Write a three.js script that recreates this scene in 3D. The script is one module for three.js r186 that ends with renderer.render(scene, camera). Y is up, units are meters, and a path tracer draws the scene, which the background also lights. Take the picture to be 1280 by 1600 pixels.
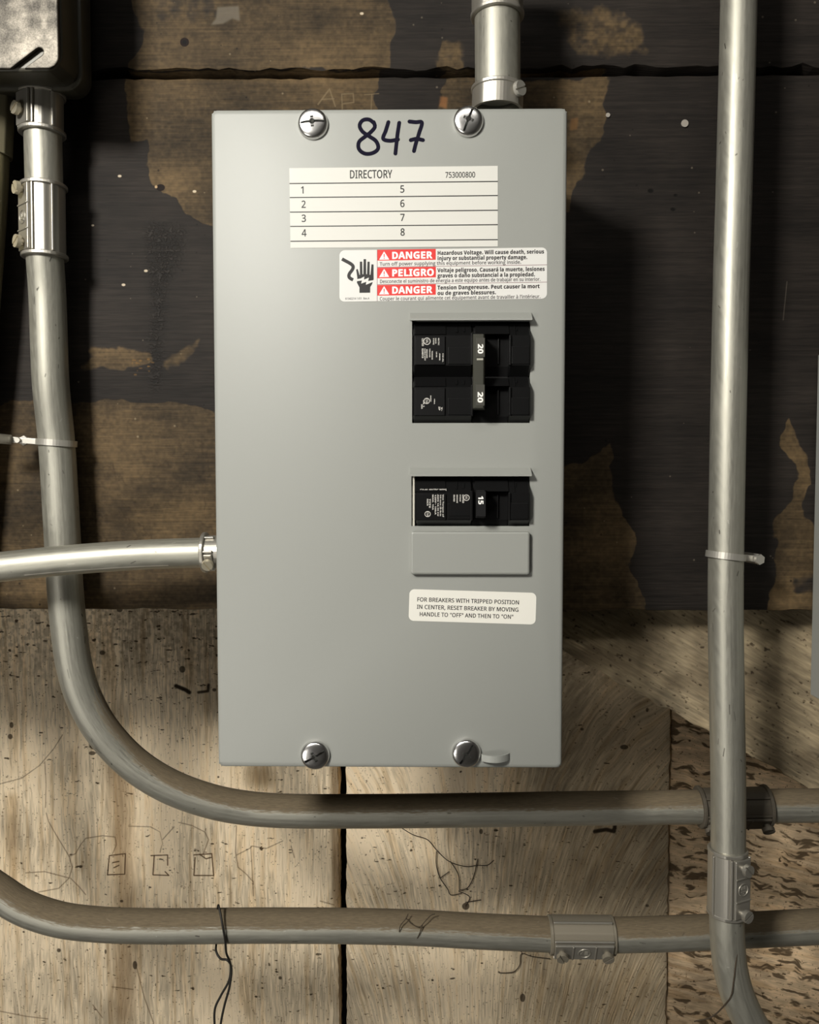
import * as THREE from 'three';
import { RoundedBoxGeometry } from 'three/addons/geometries/RoundedBoxGeometry.js';
import { mergeGeometries, toCreasedNormals } from 'three/addons/utils/BufferGeometryUtils.js';
import { RectAreaLightUniformsLib } from 'three/addons/lights/RectAreaLightUniformsLib.js';
import { Brush, Evaluator, SUBTRACTION } from 'three-bvh-csg';

// ---------------------------------------------------------------- camera, lights, exposure
const scene = new THREE.Scene();
const W = 1280, H = 1600, FPX = 1280;
const ZP = 0.095;                                        // front of the panel cover (wall timbers at z = 0)
const camera = new THREE.PerspectiveCamera(2 * Math.atan(H / 2 / FPX) * 180 / Math.PI, W / H, 0.01, 20);
camera.rotation.order = 'YXZ';
camera.rotation.set(-0.046037, 0.012712, -0.00012);
camera.position.set(0.01521, 1.48513, ZP + 0.40619);
camera.updateMatrixWorld();
const renderer = new THREE.WebGLRenderer({ antialias: true });
renderer.toneMapping = THREE.LinearToneMapping;
renderer.toneMappingExposure = 1.72;
renderer.shadowMap.enabled = true;
RectAreaLightUniformsLib.init();
scene.background = new THREE.Color(0x000000);

const KEY = { at: new THREE.Vector3(-0.42, 1.885, 0.81), aim: new THREE.Vector3(0.05, 1.34, 0), size: 0.15, power: 83, color: new THREE.Color(1.0, 0.965, 0.885) };
const LOW = { at: new THREE.Vector3(-0.78, 0.98, 1.15), aim: new THREE.Vector3(0, 1.4, 0), w: 0.5, h: 0.3, power: 1.7, color: new THREE.Color(1.0, 0.96, 0.88) };
const CEIL = { at: new THREE.Vector3(-0.1, 2.5, 1.3), aim: new THREE.Vector3(-0.1, 1.5, 0.95), w: 0.9, h: 0.12, power: 4, color: new THREE.Color(1.0, 0.96, 0.88) };

// ---------------------------------------------------------------- helpers
const V = (x, y, z) => new THREE.Vector3(x, y, z);
function P(px, py, z) {                                  // the point of the plane at depth z seen at a pixel of the photograph
  const d = V((px - W / 2) / FPX, (H / 2 - py) / FPX, -1).applyQuaternion(camera.quaternion);
  return camera.position.clone().addScaledVector(d, (z - camera.position.z) / d.z);
}
let seed = 7;
const rnd = () => { seed = (seed * 1664525 + 1013904223) >>> 0; return seed / 4294967296; };
function hash(x, y) { let h = Math.imul(x, 374761393) ^ Math.imul(y, 668265263); h = Math.imul(h ^ (h >>> 13), 1274126177); return ((h ^ (h >>> 16)) >>> 0) / 4294967296; }
function noise(x, y) {
  const xi = Math.floor(x), yi = Math.floor(y), fx = x - xi, fy = y - yi, u = fx * fx * (3 - 2 * fx), v = fy * fy * (3 - 2 * fy);
  const a = hash(xi, yi), b = hash(xi + 1, yi), c = hash(xi, yi + 1), d = hash(xi + 1, yi + 1);
  return a + (b - a) * u + (c - a) * v + (a - b - c + d) * u * v;
}
const fbm = (x, y, n = 3) => { let s = 0, a = 0.5, t = 0; for (let i = 0; i < n; i++) { s += a * noise(x, y); t += a; x = x * 2.03 + 17.1; y = y * 2.03 + 5.7; a *= 0.5; } return s / t; };
const sm = (a, b, x) => { x = Math.min(1, Math.max(0, (x - a) / (b - a))); return x * x * (3 - 2 * x); };
const lerp = (a, b, t) => a + (b - a) * t;

const used = {};
function numbered(n) { used[n] = (used[n] ?? -1) + 1; return used[n] ? n + '_' + String(used[n]).padStart(3, '0') : n; }
function thing(name, label, category, at = [0, 0, 0], group) {
  const o = new THREE.Group(); o.name = numbered(name); o.position.set(...at); scene.add(o);
  o.userData = { label, category }; if (group) o.userData.group = group;
  return o;
}
function part(name, geometry, material, parent, label) {  // geometry given in world coordinates, stored relative to its parent thing
  const m = new THREE.Mesh(geometry, material); m.name = name; m.castShadow = m.receiveShadow = true;
  if (label) m.userData.label = label;
  parent.add(m);
  return m;
}
function rebase(o) {                                     // moves a thing's origin to its base while its meshes stay where they stand
  const b = new THREE.Box3().setFromObject(o), c = b.getCenter(V(0, 0, 0)); c.y = b.min.y;
  o.position.copy(c); for (const k of o.children) k.position.sub(c);
}
const box = (w, h, d, r = 0.0006, s = 2) => new RoundedBoxGeometry(w, h, d, s, Math.min(r, w / 2.01, h / 2.01, d / 2.01));
const boxAt = (x0, x1, y0, y1, z0, z1, r, s) => box(x1 - x0, y1 - y0, z1 - z0, r, s).translate((x0 + x1) / 2, (y0 + y1) / 2, (z0 + z1) / 2);
function merge(list) { return mergeGeometries(list.map((g) => { g = g.index ? g.toNonIndexed() : g; for (const k of Object.keys(g.attributes)) if (!['position', 'normal', 'uv'].includes(k)) g.deleteAttribute(k); return g; })); }
const std = (o) => new THREE.MeshStandardMaterial(o);
function dataTex(w, h, arr, srgb) {
  const t = new THREE.DataTexture(arr, w, h); t.magFilter = t.minFilter = THREE.LinearFilter; t.wrapS = t.wrapT = THREE.MirroredRepeatWrapping;
  if (srgb) t.colorSpace = THREE.SRGBColorSpace; t.needsUpdate = true; return t;
}
function canvas(w, h, bg) { const c = document.createElement('canvas'); c.width = w; c.height = h; const g = c.getContext('2d'); if (bg) { g.fillStyle = bg; g.fillRect(0, 0, w, h); } return [c, g]; }
function canvasTex(c) { const t = new THREE.CanvasTexture(c); t.colorSpace = THREE.SRGBColorSpace; t.magFilter = THREE.LinearFilter; return t; }

// a round tube along world points; angle 0 looks out of the wall, the texture runs along (u) and around (v)
function sweep(points, r, { n = 90, m = 40, r2 = null, caps = true } = {}) {
  const curve = points.length > 2 ? new THREE.CatmullRomCurve3(points, false, 'centripetal') : new THREE.LineCurve3(points[0], points[1]);
  const pos = [], nor = [], uv = [], idx = [], rings = [];
  for (let i = 0; i <= n; i++) {
    const p = curve.getPointAt(i / n), t = curve.getTangentAt(i / n).normalize();
    const z = V(0, 0, 1).addScaledVector(t, -t.z).normalize(), s = t.clone().cross(z);
    const rr = r2 === null ? r : lerp(r, r2, i / n);
    rings.push([p, t]);
    for (let j = 0; j <= m; j++) {
      const a = j / m * 2 * Math.PI, d = z.clone().multiplyScalar(Math.cos(a)).addScaledVector(s, Math.sin(a));
      pos.push(p.x + d.x * rr, p.y + d.y * rr, p.z + d.z * rr); nor.push(d.x, d.y, d.z); uv.push(i / n, j / m);
      if (i < n && j < m) { const k = i * (m + 1) + j; idx.push(k, k + 1, k + m + 1, k + 1, k + m + 2, k + m + 1); }
    }
  }
  if (caps) for (const [row, sgn] of [[0, -1], [n, 1]]) {
    const [p, t] = rings[row], c = pos.length / 3;
    pos.push(p.x, p.y, p.z); nor.push(t.x * sgn, t.y * sgn, t.z * sgn); uv.push(row / n, 0.5);
    for (let j = 0; j <= m; j++) { const k = (row * (m + 1) + j) * 3; pos.push(pos[k], pos[k + 1], pos[k + 2]); nor.push(t.x * sgn, t.y * sgn, t.z * sgn); uv.push(row / n, 0.5); }
    for (let j = 0; j < m; j++) sgn > 0 ? idx.push(c, c + 1 + j, c + 2 + j) : idx.push(c, c + 2 + j, c + 1 + j);
  }
  const g = new THREE.BufferGeometry();
  g.setAttribute('position', new THREE.Float32BufferAttribute(pos, 3)); g.setAttribute('normal', new THREE.Float32BufferAttribute(nor, 3)); g.setAttribute('uv', new THREE.Float32BufferAttribute(uv, 2)); g.setIndex(idx);
  return { geometry: g, curve };
}

// ---------------------------------------------------------------- the wall: dark painted timbers above, whitewashed boards set back below
const ZU = 0, ZL = -0.25, ZD = -0.03;
const UP = { x0: -0.29, y0: 1.375, w: 0.60, h: 0.435 }, LO = { x0: -0.39, y0: 0.965, w: 0.80, h: 0.44 };
UP.W = 2048; UP.H = Math.round(2048 * UP.h / UP.w); LO.W = 2048; LO.H = Math.round(2048 * LO.h / LO.w);
const scalar = (R) => R.W / R.w;
// draws in photograph pixels onto a texture that is laid out in metres on the plane z
function wallPainter(R, z, bg) {
  const [c, g] = canvas(R.W, R.H, bg), k = scalar(R);
  const q = (px, py) => { const p = P(px, py, z); return [(p.x - R.x0) * k, R.H - (p.y - R.y0) * k]; };
  const poly = (pts, style, blur = 0) => { g.filter = blur ? `blur(${blur}px)` : 'none'; g.fillStyle = style; g.beginPath(); pts.forEach((p, i) => g[i ? 'lineTo' : 'moveTo'](...q(...p))); g.closePath(); g.fill(); g.filter = 'none'; };
  const line = (pts, style, width, blur = 0) => { g.filter = blur ? `blur(${blur}px)` : 'none'; g.strokeStyle = style; g.lineWidth = width; g.lineCap = g.lineJoin = 'round'; g.beginPath(); pts.forEach((p, i) => g[i ? 'lineTo' : 'moveTo'](...q(...p))); g.stroke(); g.filter = 'none'; };
  const dot = (px, py, r, style, ry = r) => { g.fillStyle = style; const [x, y] = q(px, py); g.beginPath(); g.ellipse(x, y, r, ry, 0, 0, 7); g.fill(); };
  return { c, g, q, poly, line, dot, data: () => g.getImageData(0, 0, R.W, R.H).data };
}
function upperMaps() {
  const k = scalar(UP);
  const m = wallPainter(UP, ZU, '#000');                  // red: bare brown wood, green: bubbled tar
  const R = '#f00';
  m.poly([[205, -40], [600, -40], [606, 20], [600, 60], [612, 112], [205, 112]], R, 3);
  m.poly([[235, -40], [330, -40], [330, 20], [290, 34], [235, 30]], '#800', 6);
  m.poly([[690, 60], [735, 60], [735, 115], [690, 115]], '#b00', 4);
  m.poly([[865, 10], [960, 5], [1010, 30], [1025, 80], [960, 92], [905, 80], [880, 50]], '#900', 9);
  m.poly([[205, 118], [602, 118], [598, 180], [700, 180], [690, 140], [700, 118], [955, 118], [935, 165], [912, 245], [880, 330], [780, 330], [340, 345], [205, 232]], R, 3);
  m.poly([[602, 118], [690, 118], [690, 180], [602, 180]], '#000', 2);
  m.poly([[120, 226], [240, 226], [236, 250], [120, 400]], '#000', 3);
  m.poly([[238, 232], [350, 232], [350, 352], [322, 348], [296, 335], [270, 312], [252, 300], [240, 285]], R, 1.5);
  m.poly([[142, 540], [205, 538], [238, 546], [238, 560], [214, 572], [188, 572], [130, 575]], '#c00', 3);
  m.poly([[250, 572], [290, 545], [322, 525], [320, 550], [300, 570], [262, 580]], '#a00', 4);
  m.poly([[-60, 640], [30, 632], [60, 622], [130, 630], [200, 626], [270, 630], [345, 645], [345, 700], [700, 760], [925, 720], [950, 690], [964, 730], [975, 800], [1000, 850], [1010, 970], [-60, 970]], R, 2);
  m.poly([[1206, 970], [1212, 860], [1226, 790], [1230, 740], [1225, 690], [1236, 660], [1250, 650], [1256, 690], [1247, 735], [1256, 760], [1244, 790], [1262, 815], [1275, 840], [1330, 850], [1330, 970]], '#e00', 2);
  m.poly([[1250, 900], [1330, 870], [1330, 925], [1240, 925]], '#500', 5);
  m.g.globalCompositeOperation = 'lighter';
  m.poly([[226, 350], [292, 352], [286, 400], [262, 450], [256, 520], [254, 570], [247, 612], [236, 612], [232, 545], [238, 470], [228, 410]], '#0f0', 8);
  m.g.globalCompositeOperation = 'source-over';
  const o = wallPainter(UP, ZU, null);                    // specks, scratches, holes
  o.dot(287, 63, 9, 'rgba(20,10,5,0.95)'); o.dot(287, 63, 4, 'rgba(0,0,0,1)');
  o.dot(251, 293, 9, 'rgba(18,10,6,0.95)', 7); o.dot(244, 292, 3, 'rgba(200,170,130,0.8)');
  for (const [x, y, r] of [[304, 299, 4], [228, 423, 4], [193, 445, 4], [187, 275, 4], [145, 352, 3], [565, 18, 4], [1056, 305, 4], [1017, 298, 6], [1052, 327, 5]]) o.dot(x, y, r, y > 290 && x > 1000 ? 'rgba(8,6,5,0.9)' : 'rgba(215,200,175,0.85)', r * 0.7);
  for (let i = 0; i < 260; i++) o.dot(rnd() * 1340 - 30, rnd() * 960, 0.8 + rnd() * 1.6, rnd() < 0.5 ? 'rgba(190,175,150,0.35)' : 'rgba(10,8,6,0.5)');
  const L = 'rgba(120,104,80,0.7)';
  o.line([[497, 163], [515, 139], [524, 166]], L, 3); o.line([[503, 155], [522, 154]], L, 2.5); o.line([[535, 170], [534, 147], [552, 146], [553, 160], [536, 162]], L, 2.5); o.line([[570, 148], [592, 146]], L, 2); o.line([[581, 148], [580, 172]], L, 2);
  o.poly([[338, 8], [372, 6], [374, 30], [362, 26], [348, 34], [328, 36], [336, 26]], 'rgba(104,97,86,0.8)', 1.5);
  o.poly([[688, 150], [700, 152], [698, 170], [686, 166]], 'rgba(150,98,56,0.6)', 1.5);
  o.poly([[892, 186], [904, 184], [902, 202], [890, 204]], 'rgba(110,76,44,0.6)', 1.5);
  for (let i = 0; i < 14; i++) o.dot(206 + rnd() * 34, 560 + rnd() * 26, 1 + rnd() * 4, 'rgba(120,88,46,0.6)', 1 + rnd() * 1.5);
  o.line([[1230, 440], [1224, 500]], 'rgba(120,112,100,0.5)', 2);
  for (let i = 0; i < 40; i++) { const x = 120 + rnd() * 210, y = 650 + rnd() * 290, a = rnd() * 6, l = []; for (let k = 0; k < 7; k++) l.push([x + k * 4 * Math.cos(a + k * 0.12 * (rnd() - 0.4)), y + k * 4 * Math.sin(a + k * 0.25 * rnd())]); o.line(l, 'rgba(30,22,13,0.32)', 1 + rnd() * 1.4, 1); }
  const A = m.data(), O = o.data(), C = new Uint8Array(UP.W * UP.H * 4), B = new Uint8Array(UP.W * UP.H * 4);
  for (let y = 0; y < UP.H; y++) for (let x = 0; x < UP.W; x++) {
    const mx = x / k, my = y / k, row = UP.H - 1 - y;      // metres; texture row 0 is the bottom
    const wx = (fbm(mx * 90, my * 90, 3) - 0.5) * 30 + (fbm(mx * 24 + 3, my * 34, 2) - 0.5) * 56, wy = (fbm(mx * 90 + 40, my * 90, 3) - 0.5) * 24 + (fbm(mx * 26 + 8, my * 26, 2) - 0.5) * 22;
    const sx = Math.min(UP.W - 1, Math.max(0, Math.round(x + wx))), sy = Math.min(UP.H - 1, Math.max(0, Math.round(y + wy)));
    const i = (sy * UP.W + sx) * 4, j = (y * UP.W + x) * 4, jo = (row * UP.W + x) * 4;
    const grain = fbm(mx * 22, my * 950, 3), fine = noise(mx * 160, my * 2600), blot = fbm(mx * 26, my * 40, 4), rough = fbm(mx * 500, my * 500, 2);
    let b = A[i] / 255; b = sm(0.25, 0.75, b + (fbm(mx * 300, my * 300, 2) - 0.5) * 0.5);
    const tar = A[j + 1] / 255, bub = tar * sm(0.5, 0.66, fbm(mx * 900 - my * 300, my * 1300 + 9, 2));
    const vd = 0.6 + 0.36 * grain + 0.5 * (blot - 0.42) + 0.2 * (fine - 0.5), vb = 0.66 + 0.3 * grain + 0.9 * (blot - 0.45) + 0.3 * (rough - 0.5) + 0.12 * (fine - 0.5);
    let r = lerp(44 * vd, 86 * vb, b), gg = lerp(39 * vd, 71 * vb, b), bb = lerp(35 * vd, 50 * vb, b);
    r += bub * 15 - tar * 9; gg += bub * 15 - tar * 8; bb += bub * 15 - tar * 7;
    const a = O[j + 3] / 255; r = lerp(r, O[j], a); gg = lerp(gg, O[j + 1], a); bb = lerp(bb, O[j + 2], a);
    C[jo] = Math.max(6, Math.min(255, r)); C[jo + 1] = Math.max(5, Math.min(255, gg)); C[jo + 2] = Math.max(4, Math.min(255, bb)); C[jo + 3] = 255;
    let h = 90 + 46 * grain * (1 - b * 0.5) + 20 * fine + 40 * rough * b - 22 * b + 90 * bub - (a > 0.8 && O[j] < 30 ? 30 : 0);
    B[jo] = B[jo + 1] = B[jo + 2] = Math.max(0, Math.min(255, h)); B[jo + 3] = 255;
  }
  return [dataTex(UP.W, UP.H, C, true), dataTex(UP.W, UP.H, B)];
}
function lowerMaps() {
  const k = scalar(LO), o = wallPainter(LO, ZL, null);
  const bl = (a) => `rgba(28,20,12,${a})`;
  // soot stains that run with the grain
  o.poly([[165, 1180], [205, 1180], [212, 1400], [208, 1600], [176, 1600], [180, 1380]], 'rgba(105,78,48,0.5)', 14);
  o.poly([[10, 1240], [26, 1240], [30, 1420], [14, 1420]], 'rgba(150,110,60,0.35)', 8);
  o.poly([[516, 1190], [530, 1190], [532, 1440], [520, 1440]], 'rgba(96,74,46,0.6)', 4);
  o.poly([[380, 1195], [425, 1195], [430, 1232], [385, 1232]], 'rgba(90,66,36,0.5)', 12);
  // knots and dirt
  for (const [x, y, r, e] of [[146, 1163, 13, 16], [144, 1177, 10, 6], [18, 1133, 6, 9], [16, 1151, 7, 8], [211, 1508, 7, 13], [190, 1408, 5, 4], [92, 1485, 6, 6], [61, 1529, 3, 3], [165, 1487, 3, 7], [438, 1528, 5, 5], [780, 1520, 3, 3], [728, 1417, 11, 11], [817, 1560, 8, 13], [752, 1300, 5, 8], [775, 1298, 6, 4], [976, 1168, 12, 7], [910, 1140, 5, 4], [1012, 1416, 5, 4], [1012, 1110, 4, 6], [100, 1074, 6, 8], [285, 1046, 9, 10], [335, 1078, 6, 5], [187, 953, 9, 7], [160, 1020, 8, 7]]) o.dot(x, y, r * 0.8, bl(0.6), e * 0.8);
  o.line([[930, 1300], [948, 1297], [960, 1300], [962, 1288]], bl(0.85), 9, 1); o.line([[275, 1072], [290, 1078], [296, 1082]], bl(0.9), 9, 1); o.line([[310, 1082], [325, 1080], [326, 1070]], bl(0.8), 6, 1);
  // pencil-like marks and dried root threads on the left board
  const T = 'rgba(70,50,32,0.85)';
  for (const p of [[[171, 1337], [196, 1334], [195, 1366], [168, 1367], [171, 1337]], [[176, 1348], [186, 1346]], [[178, 1356], [186, 1352]], [[236, 1337], [262, 1336], [262, 1352]], [[241, 1337], [239, 1367], [264, 1368], [258, 1362]], [[303, 1336], [331, 1334], [334, 1368], [303, 1368], [305, 1340]], [[312, 1335], [322, 1342], [330, 1340]]]) o.line(p, T, 2.6);
  for (const p of [[[72, 1270], [76, 1284], [88, 1305], [108, 1338], [113, 1355], [108, 1372], [92, 1388], [60, 1394]], [[108, 1338], [118, 1334], [126, 1320], [134, 1310], [160, 1306], [180, 1308], [182, 1320], [176, 1334]], [[108, 1372], [70, 1362], [40, 1364]], [[110, 1372], [124, 1386], [134, 1398]], [[201, 1291], [235, 1292], [250, 1300], [254, 1318], [250, 1332]], [[254, 1312], [272, 1292]], [[279, 1285], [300, 1290], [320, 1300], [326, 1312], [318, 1334]], [[370, 1290], [368, 1330], [372, 1355], [384, 1365], [396, 1378]], [[370, 1336], [390, 1326], [394, 1322], [416, 1326], [442, 1314]], [[392, 1322], [394, 1360], [396, 1400]], [[455, 1322], [460, 1340]], [[500, 1408], [522, 1414]], [[175, 1542], [208, 1546]], [[213, 1510], [226, 1560], [240, 1598]], [[0, 1225], [34, 1216], [62, 1196], [84, 1170], [98, 1148]], [[70, 1190], [72, 1225], [71, 1262]], [[0, 1580], [40, 1588], [75, 1592]], [[145, 1570], [160, 1590]]]) o.line(p, 'rgba(66,48,30,0.6)', 1.8, 0.6);
  const A = o.data(), C = new Uint8Array(LO.W * LO.H * 4), B = new Uint8Array(LO.W * LO.H * 4);
  const xa = P(535, 1300, ZL).x, xb = P(1047, 1300, ZL).x, yt = P(100, 960, ZL).y, mx0 = P(690, 1300, ZL).x;
  for (let y = 0; y < LO.H; y++) for (let x = 0; x < LO.W; x++) {
    const mx = x / k + LO.x0, my = LO.y0 + (LO.H - y) / k, j = (y * LO.W + x) * 4, jo = ((LO.H - 1 - y) * LO.W + x) * 4;
    const board = mx < xa ? 0 : mx < xb ? 1 : 2;
    let gx = mx, gy = my, fl;
    if (board === 1) { const d = my - 1.12; gx = mx + d * (0.12 - (mx - mx0) * 3.6); }   // curly grain fanning out to the right
    if (board === 2) { gx = mx * 0.25 + my * 0.95; gy = mx * 0.9 - my * 0.35; }
    const wv = (fbm(mx * 60, my * 30, 2) - 0.5) * 0.004;
    const g1 = fbm((gx + wv) * (board === 2 ? 260 : 620), gy * (board === 2 ? 90 : 46), 3), g2 = noise((gx + wv) * 1500, gy * 130), blot = fbm(mx * 22 + 3, my * 14, 4), sp = fbm(mx * 330, my * 300, 2);
    const top = sm(0.09, 0.0, yt - my - 0.01);              // rough strip under the timber, mottled darker and with more flecks
    let v = 0.97 + 0.34 * (g1 - 0.5) + 0.16 * (g2 - 0.5) + 0.5 * (blot - 0.5);
    fl = sm(0.80 - 0.11 * top, 0.87 - 0.09 * top, fbm(mx * 150 + 20, my * 360, 3));
    if (board === 2) fl = Math.max(fl, sm(0.58, 0.7, fbm(gx * 300 + wv * 900, gy * 85 + 4, 3)) * 0.8);
    let r = 244 * v, gg = 225 * v, bb = 194 * v;
    const warm = sm(0.5, 0.75, fbm(gx * 240 + 50, gy * 16, 3)) * 0.35; r -= 34 * warm; gg -= 48 * warm; bb -= 62 * warm;
    if (board === 1) { const q = sm(0.02, 0.12, mx - mx0) * 0.22; r *= 1 - q; gg *= 1 - q * 1.05; bb *= 1 - q * 1.15; }
    if (board === 2) { r *= 0.86; gg *= 0.82; bb *= 0.78; }
    const d = Math.max(0.24 * top * sm(0.3, 0.75, sp), 0.8 * fl); r = lerp(r, 44, d); gg = lerp(gg, 33, d); bb = lerp(bb, 20, d);
    const s2 = sm(0.78, 0.86, fbm(mx * 700, my * 620, 2)) * 0.5; r = lerp(r, 70, s2); gg = lerp(gg, 52, s2); bb = lerp(bb, 32, s2);
    const a = A[j + 3] / 255; r = lerp(r, A[j], a); gg = lerp(gg, A[j + 1], a); bb = lerp(bb, A[j + 2], a);
    const cap = Math.max(1, r / 250, gg / 231, bb / 198); r /= cap; gg /= cap; bb /= cap;
    C[jo] = Math.min(255, Math.max(0, r)); C[jo + 1] = Math.min(255, Math.max(0, gg)); C[jo + 2] = Math.min(255, Math.max(0, bb)); C[jo + 3] = 255;
    B[jo] = B[jo + 1] = B[jo + 2] = Math.max(0, Math.min(255, 110 + 130 * (g1 - 0.5) + 60 * (g2 - 0.5) - 90 * fl - 40 * a + 30 * (sp - 0.5))); B[jo + 3] = 255;
  }
  return [dataTex(LO.W, LO.H, C, true), dataTex(LO.W, LO.H, B)];
}
function boardUV(g, R) {
  const p = g.attributes.position, n = g.attributes.normal, uv = new Float32Array(p.count * 2);
  for (let i = 0; i < p.count; i++) {
    const top = Math.abs(n.getY(i)) > 0.8, side = Math.abs(n.getX(i)) > 0.8;
    uv[2 * i] = (p.getX(i) + (side ? p.getZ(i) : 0) - R.x0) / R.w; uv[2 * i + 1] = (p.getY(i) + (top ? p.getZ(i) : 0) - R.y0) / R.h;
  }
  g.setAttribute('uv', new THREE.BufferAttribute(uv, 2)); return g;
}
// a sawn board: an outline with slightly ragged edges, extruded with worn arrises
function board(outline, z, thick, R, rag = 0.0006, bevel = 0.0015, step = 0.006) {
  const pts = [];
  outline.forEach((a, i) => {
    const b = outline[(i + 1) % outline.length], L = Math.hypot(b[0] - a[0], b[1] - a[1]), n = Math.max(1, Math.min(400, Math.round(L / step)));
    for (let k = 0; k < n; k++) { const t = k / n, x = lerp(a[0], b[0], t), y = lerp(a[1], b[1], t), e = (fbm(x * 140 + i * 9, y * 140, 3) - 0.5) * 2 * rag * (k ? 1 : 0); pts.push(new THREE.Vector2(x - (b[1] - a[1]) / L * e * 2, y + (b[0] - a[0]) / L * e * 2)); }
  });
  const g = new THREE.ExtrudeGeometry(new THREE.Shape(pts), { depth: thick - bevel * 2, bevelEnabled: true, bevelThickness: bevel, bevelSize: bevel, bevelOffset: -bevel, bevelSegments: 2 });
  g.translate(0, 0, z - thick + bevel);
  return boardUV(toCreasedNormals(g, 0.7), R);
}
const [upC, upB] = upperMaps(), [loC, loB] = lowerMaps();
const M = {
  upper: new THREE.MeshPhysicalMaterial({ map: upC, bumpMap: upB, bumpScale: 0.0009, roughness: 0.7, specularIntensity: 0.4 }),
  lower: new THREE.MeshPhysicalMaterial({ map: loC, bumpMap: loB, bumpScale: 0.0012, roughness: 0.85, specularIntensity: 0.4 }),
  backing: std({ color: new THREE.Color(0.02, 0.017, 0.014), roughness: 0.95 }),
  concrete: std({ color: new THREE.Color(0.16, 0.155, 0.145), roughness: 0.9 }),
};
const BR = { x0: -0.1, y0: 1.1, w: 0.6, h: 0.4, tilt: 0.52 };
const braceMat = (() => {                                 // the slanting brace: greyer, finely pitted along its own grain
  const w = 1536, h = 1024, C = new Uint8Array(w * h * 4), B = new Uint8Array(w * h * 4);
  for (let y = 0; y < h; y++) for (let x = 0; x < w; x++) {
    const mx = x / w * BR.w, my = y / h * BR.h, ca = Math.cos(BR.tilt), sa = Math.sin(BR.tilt), a = mx * ca - my * sa, b = mx * sa + my * ca, i = (y * w + x) * 4;
    const g1 = fbm(a * 60, b * 520, 3), g2 = noise(a * 200, b * 1400), bl = fbm(mx * 26, my * 26, 4), pit = sm(0.7, 0.86, fbm(a * 330 + 7, b * 620, 3)) * 0.7 + 0.25 * sm(0.45, 0.8, fbm(mx * 60, my * 60, 3)), v = 0.82 + 0.3 * (g1 - 0.5) + 0.14 * (g2 - 0.5) + 0.5 * (bl - 0.5);
    C[i] = lerp(188 * v, 50, pit); C[i + 1] = lerp(170 * v, 38, pit); C[i + 2] = lerp(138 * v, 25, pit); C[i + 3] = 255;
    B[i] = B[i + 1] = B[i + 2] = Math.max(0, Math.min(255, 120 + 110 * (g1 - 0.5) + 50 * (g2 - 0.5) - 90 * pit)); B[i + 3] = 255;
  }
  return std({ map: dataTex(w, h, C, true), bumpMap: dataTex(w, h, B), bumpScale: 0.0012, roughness: 0.85 });
})();
const wall = new THREE.Group(); wall.name = 'wall_back'; wall.userData = { kind: 'structure', label: 'timber wall of dark painted planks above whitewashed boards' }; scene.add(wall);
const XW = 1.25;
{
  const yGap0 = P(640, 120, ZU).y, yGap1 = P(640, 104, ZU).y, yB = P(640, 953, ZU).y;
  part('plank', board([[-XW, yGap1], [XW, yGap1], [XW, yGap1 + 0.3], [-XW, yGap1 + 0.3]], ZU - 0.002, 0.1, UP, 0.0016, 0.002), M.upper, wall);
  part('plank', board([[-XW, yB], [XW, yB], [XW, yGap0], [-XW, yGap0]], ZU, 0.1, UP, 0.0005, 0.0016), M.upper, wall);
  part('plank', board([[-XW, yGap1 + 0.308], [XW, yGap1 + 0.308], [XW, 2.59], [-XW, 2.59]], ZU - 0.001, 0.1, UP, 0.001, 0.002), M.upper, wall);
  const x1 = P(529, 1400, ZL).x, x2 = P(541, 1400, ZL).x, x3 = P(1044.5, 1400, ZL).x, x4 = P(1048, 1400, ZL).x, top = yB + 0.06;
  for (const [a, b, z] of [[-XW, x1 - 0.404, -0.002], [x1 - 0.4, x1, 0], [x2, x3, -0.001], [x4, x4 + 0.26, -0.006], [x4 + 0.264, XW, -0.001]]) part('plank', board([[a, 0.02], [b, 0.02], [b, top], [a, top]], ZL + z, 0.03, LO, 0.0007, 0.0012, 0.004), M.lower, wall);
  part('backing', boxAt(-XW, XW, 0, 2.6, ZL - 0.13, ZL - 0.05, 0.001), M.backing, wall);
  const a = P(700, 917, ZD), b = P(885, 1020, ZD), c = P(1285, 1243, ZD), d = P(1700, 1475, ZD);
  part('brace', board([[a.x, a.y], [b.x, b.y], [c.x, c.y], [d.x, d.y], [d.x + 0.05, top - 0.02], [a.x, top - 0.02]], ZD, 0.03, BR, 0.0012, 0.0012, 0.004), braceMat, wall);
}
for (const [n, g] of [['floor', boxAt(-1.35, 1.35, -0.1, 0, -0.3, 2.4, 0.001)], ['ceiling', boxAt(-1.35, 1.35, 2.6, 2.7, -0.3, 2.4, 0.001)], ['wall_left', boxAt(-1.35, -XW, 0, 2.6, -0.3, 2.4, 0.001)], ['wall_right', boxAt(XW, 1.35, 0, 2.6, -0.3, 2.4, 0.001)], ['wall_front', boxAt(-1.35, 1.35, 0, 2.6, 2.4, 2.5, 0.001)]]) {
  const o = part(n, g, M.concrete, scene); o.userData = { kind: 'structure', label: 'bare grey concrete ' + n.replace(/_/g, ' ') };
}
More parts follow.
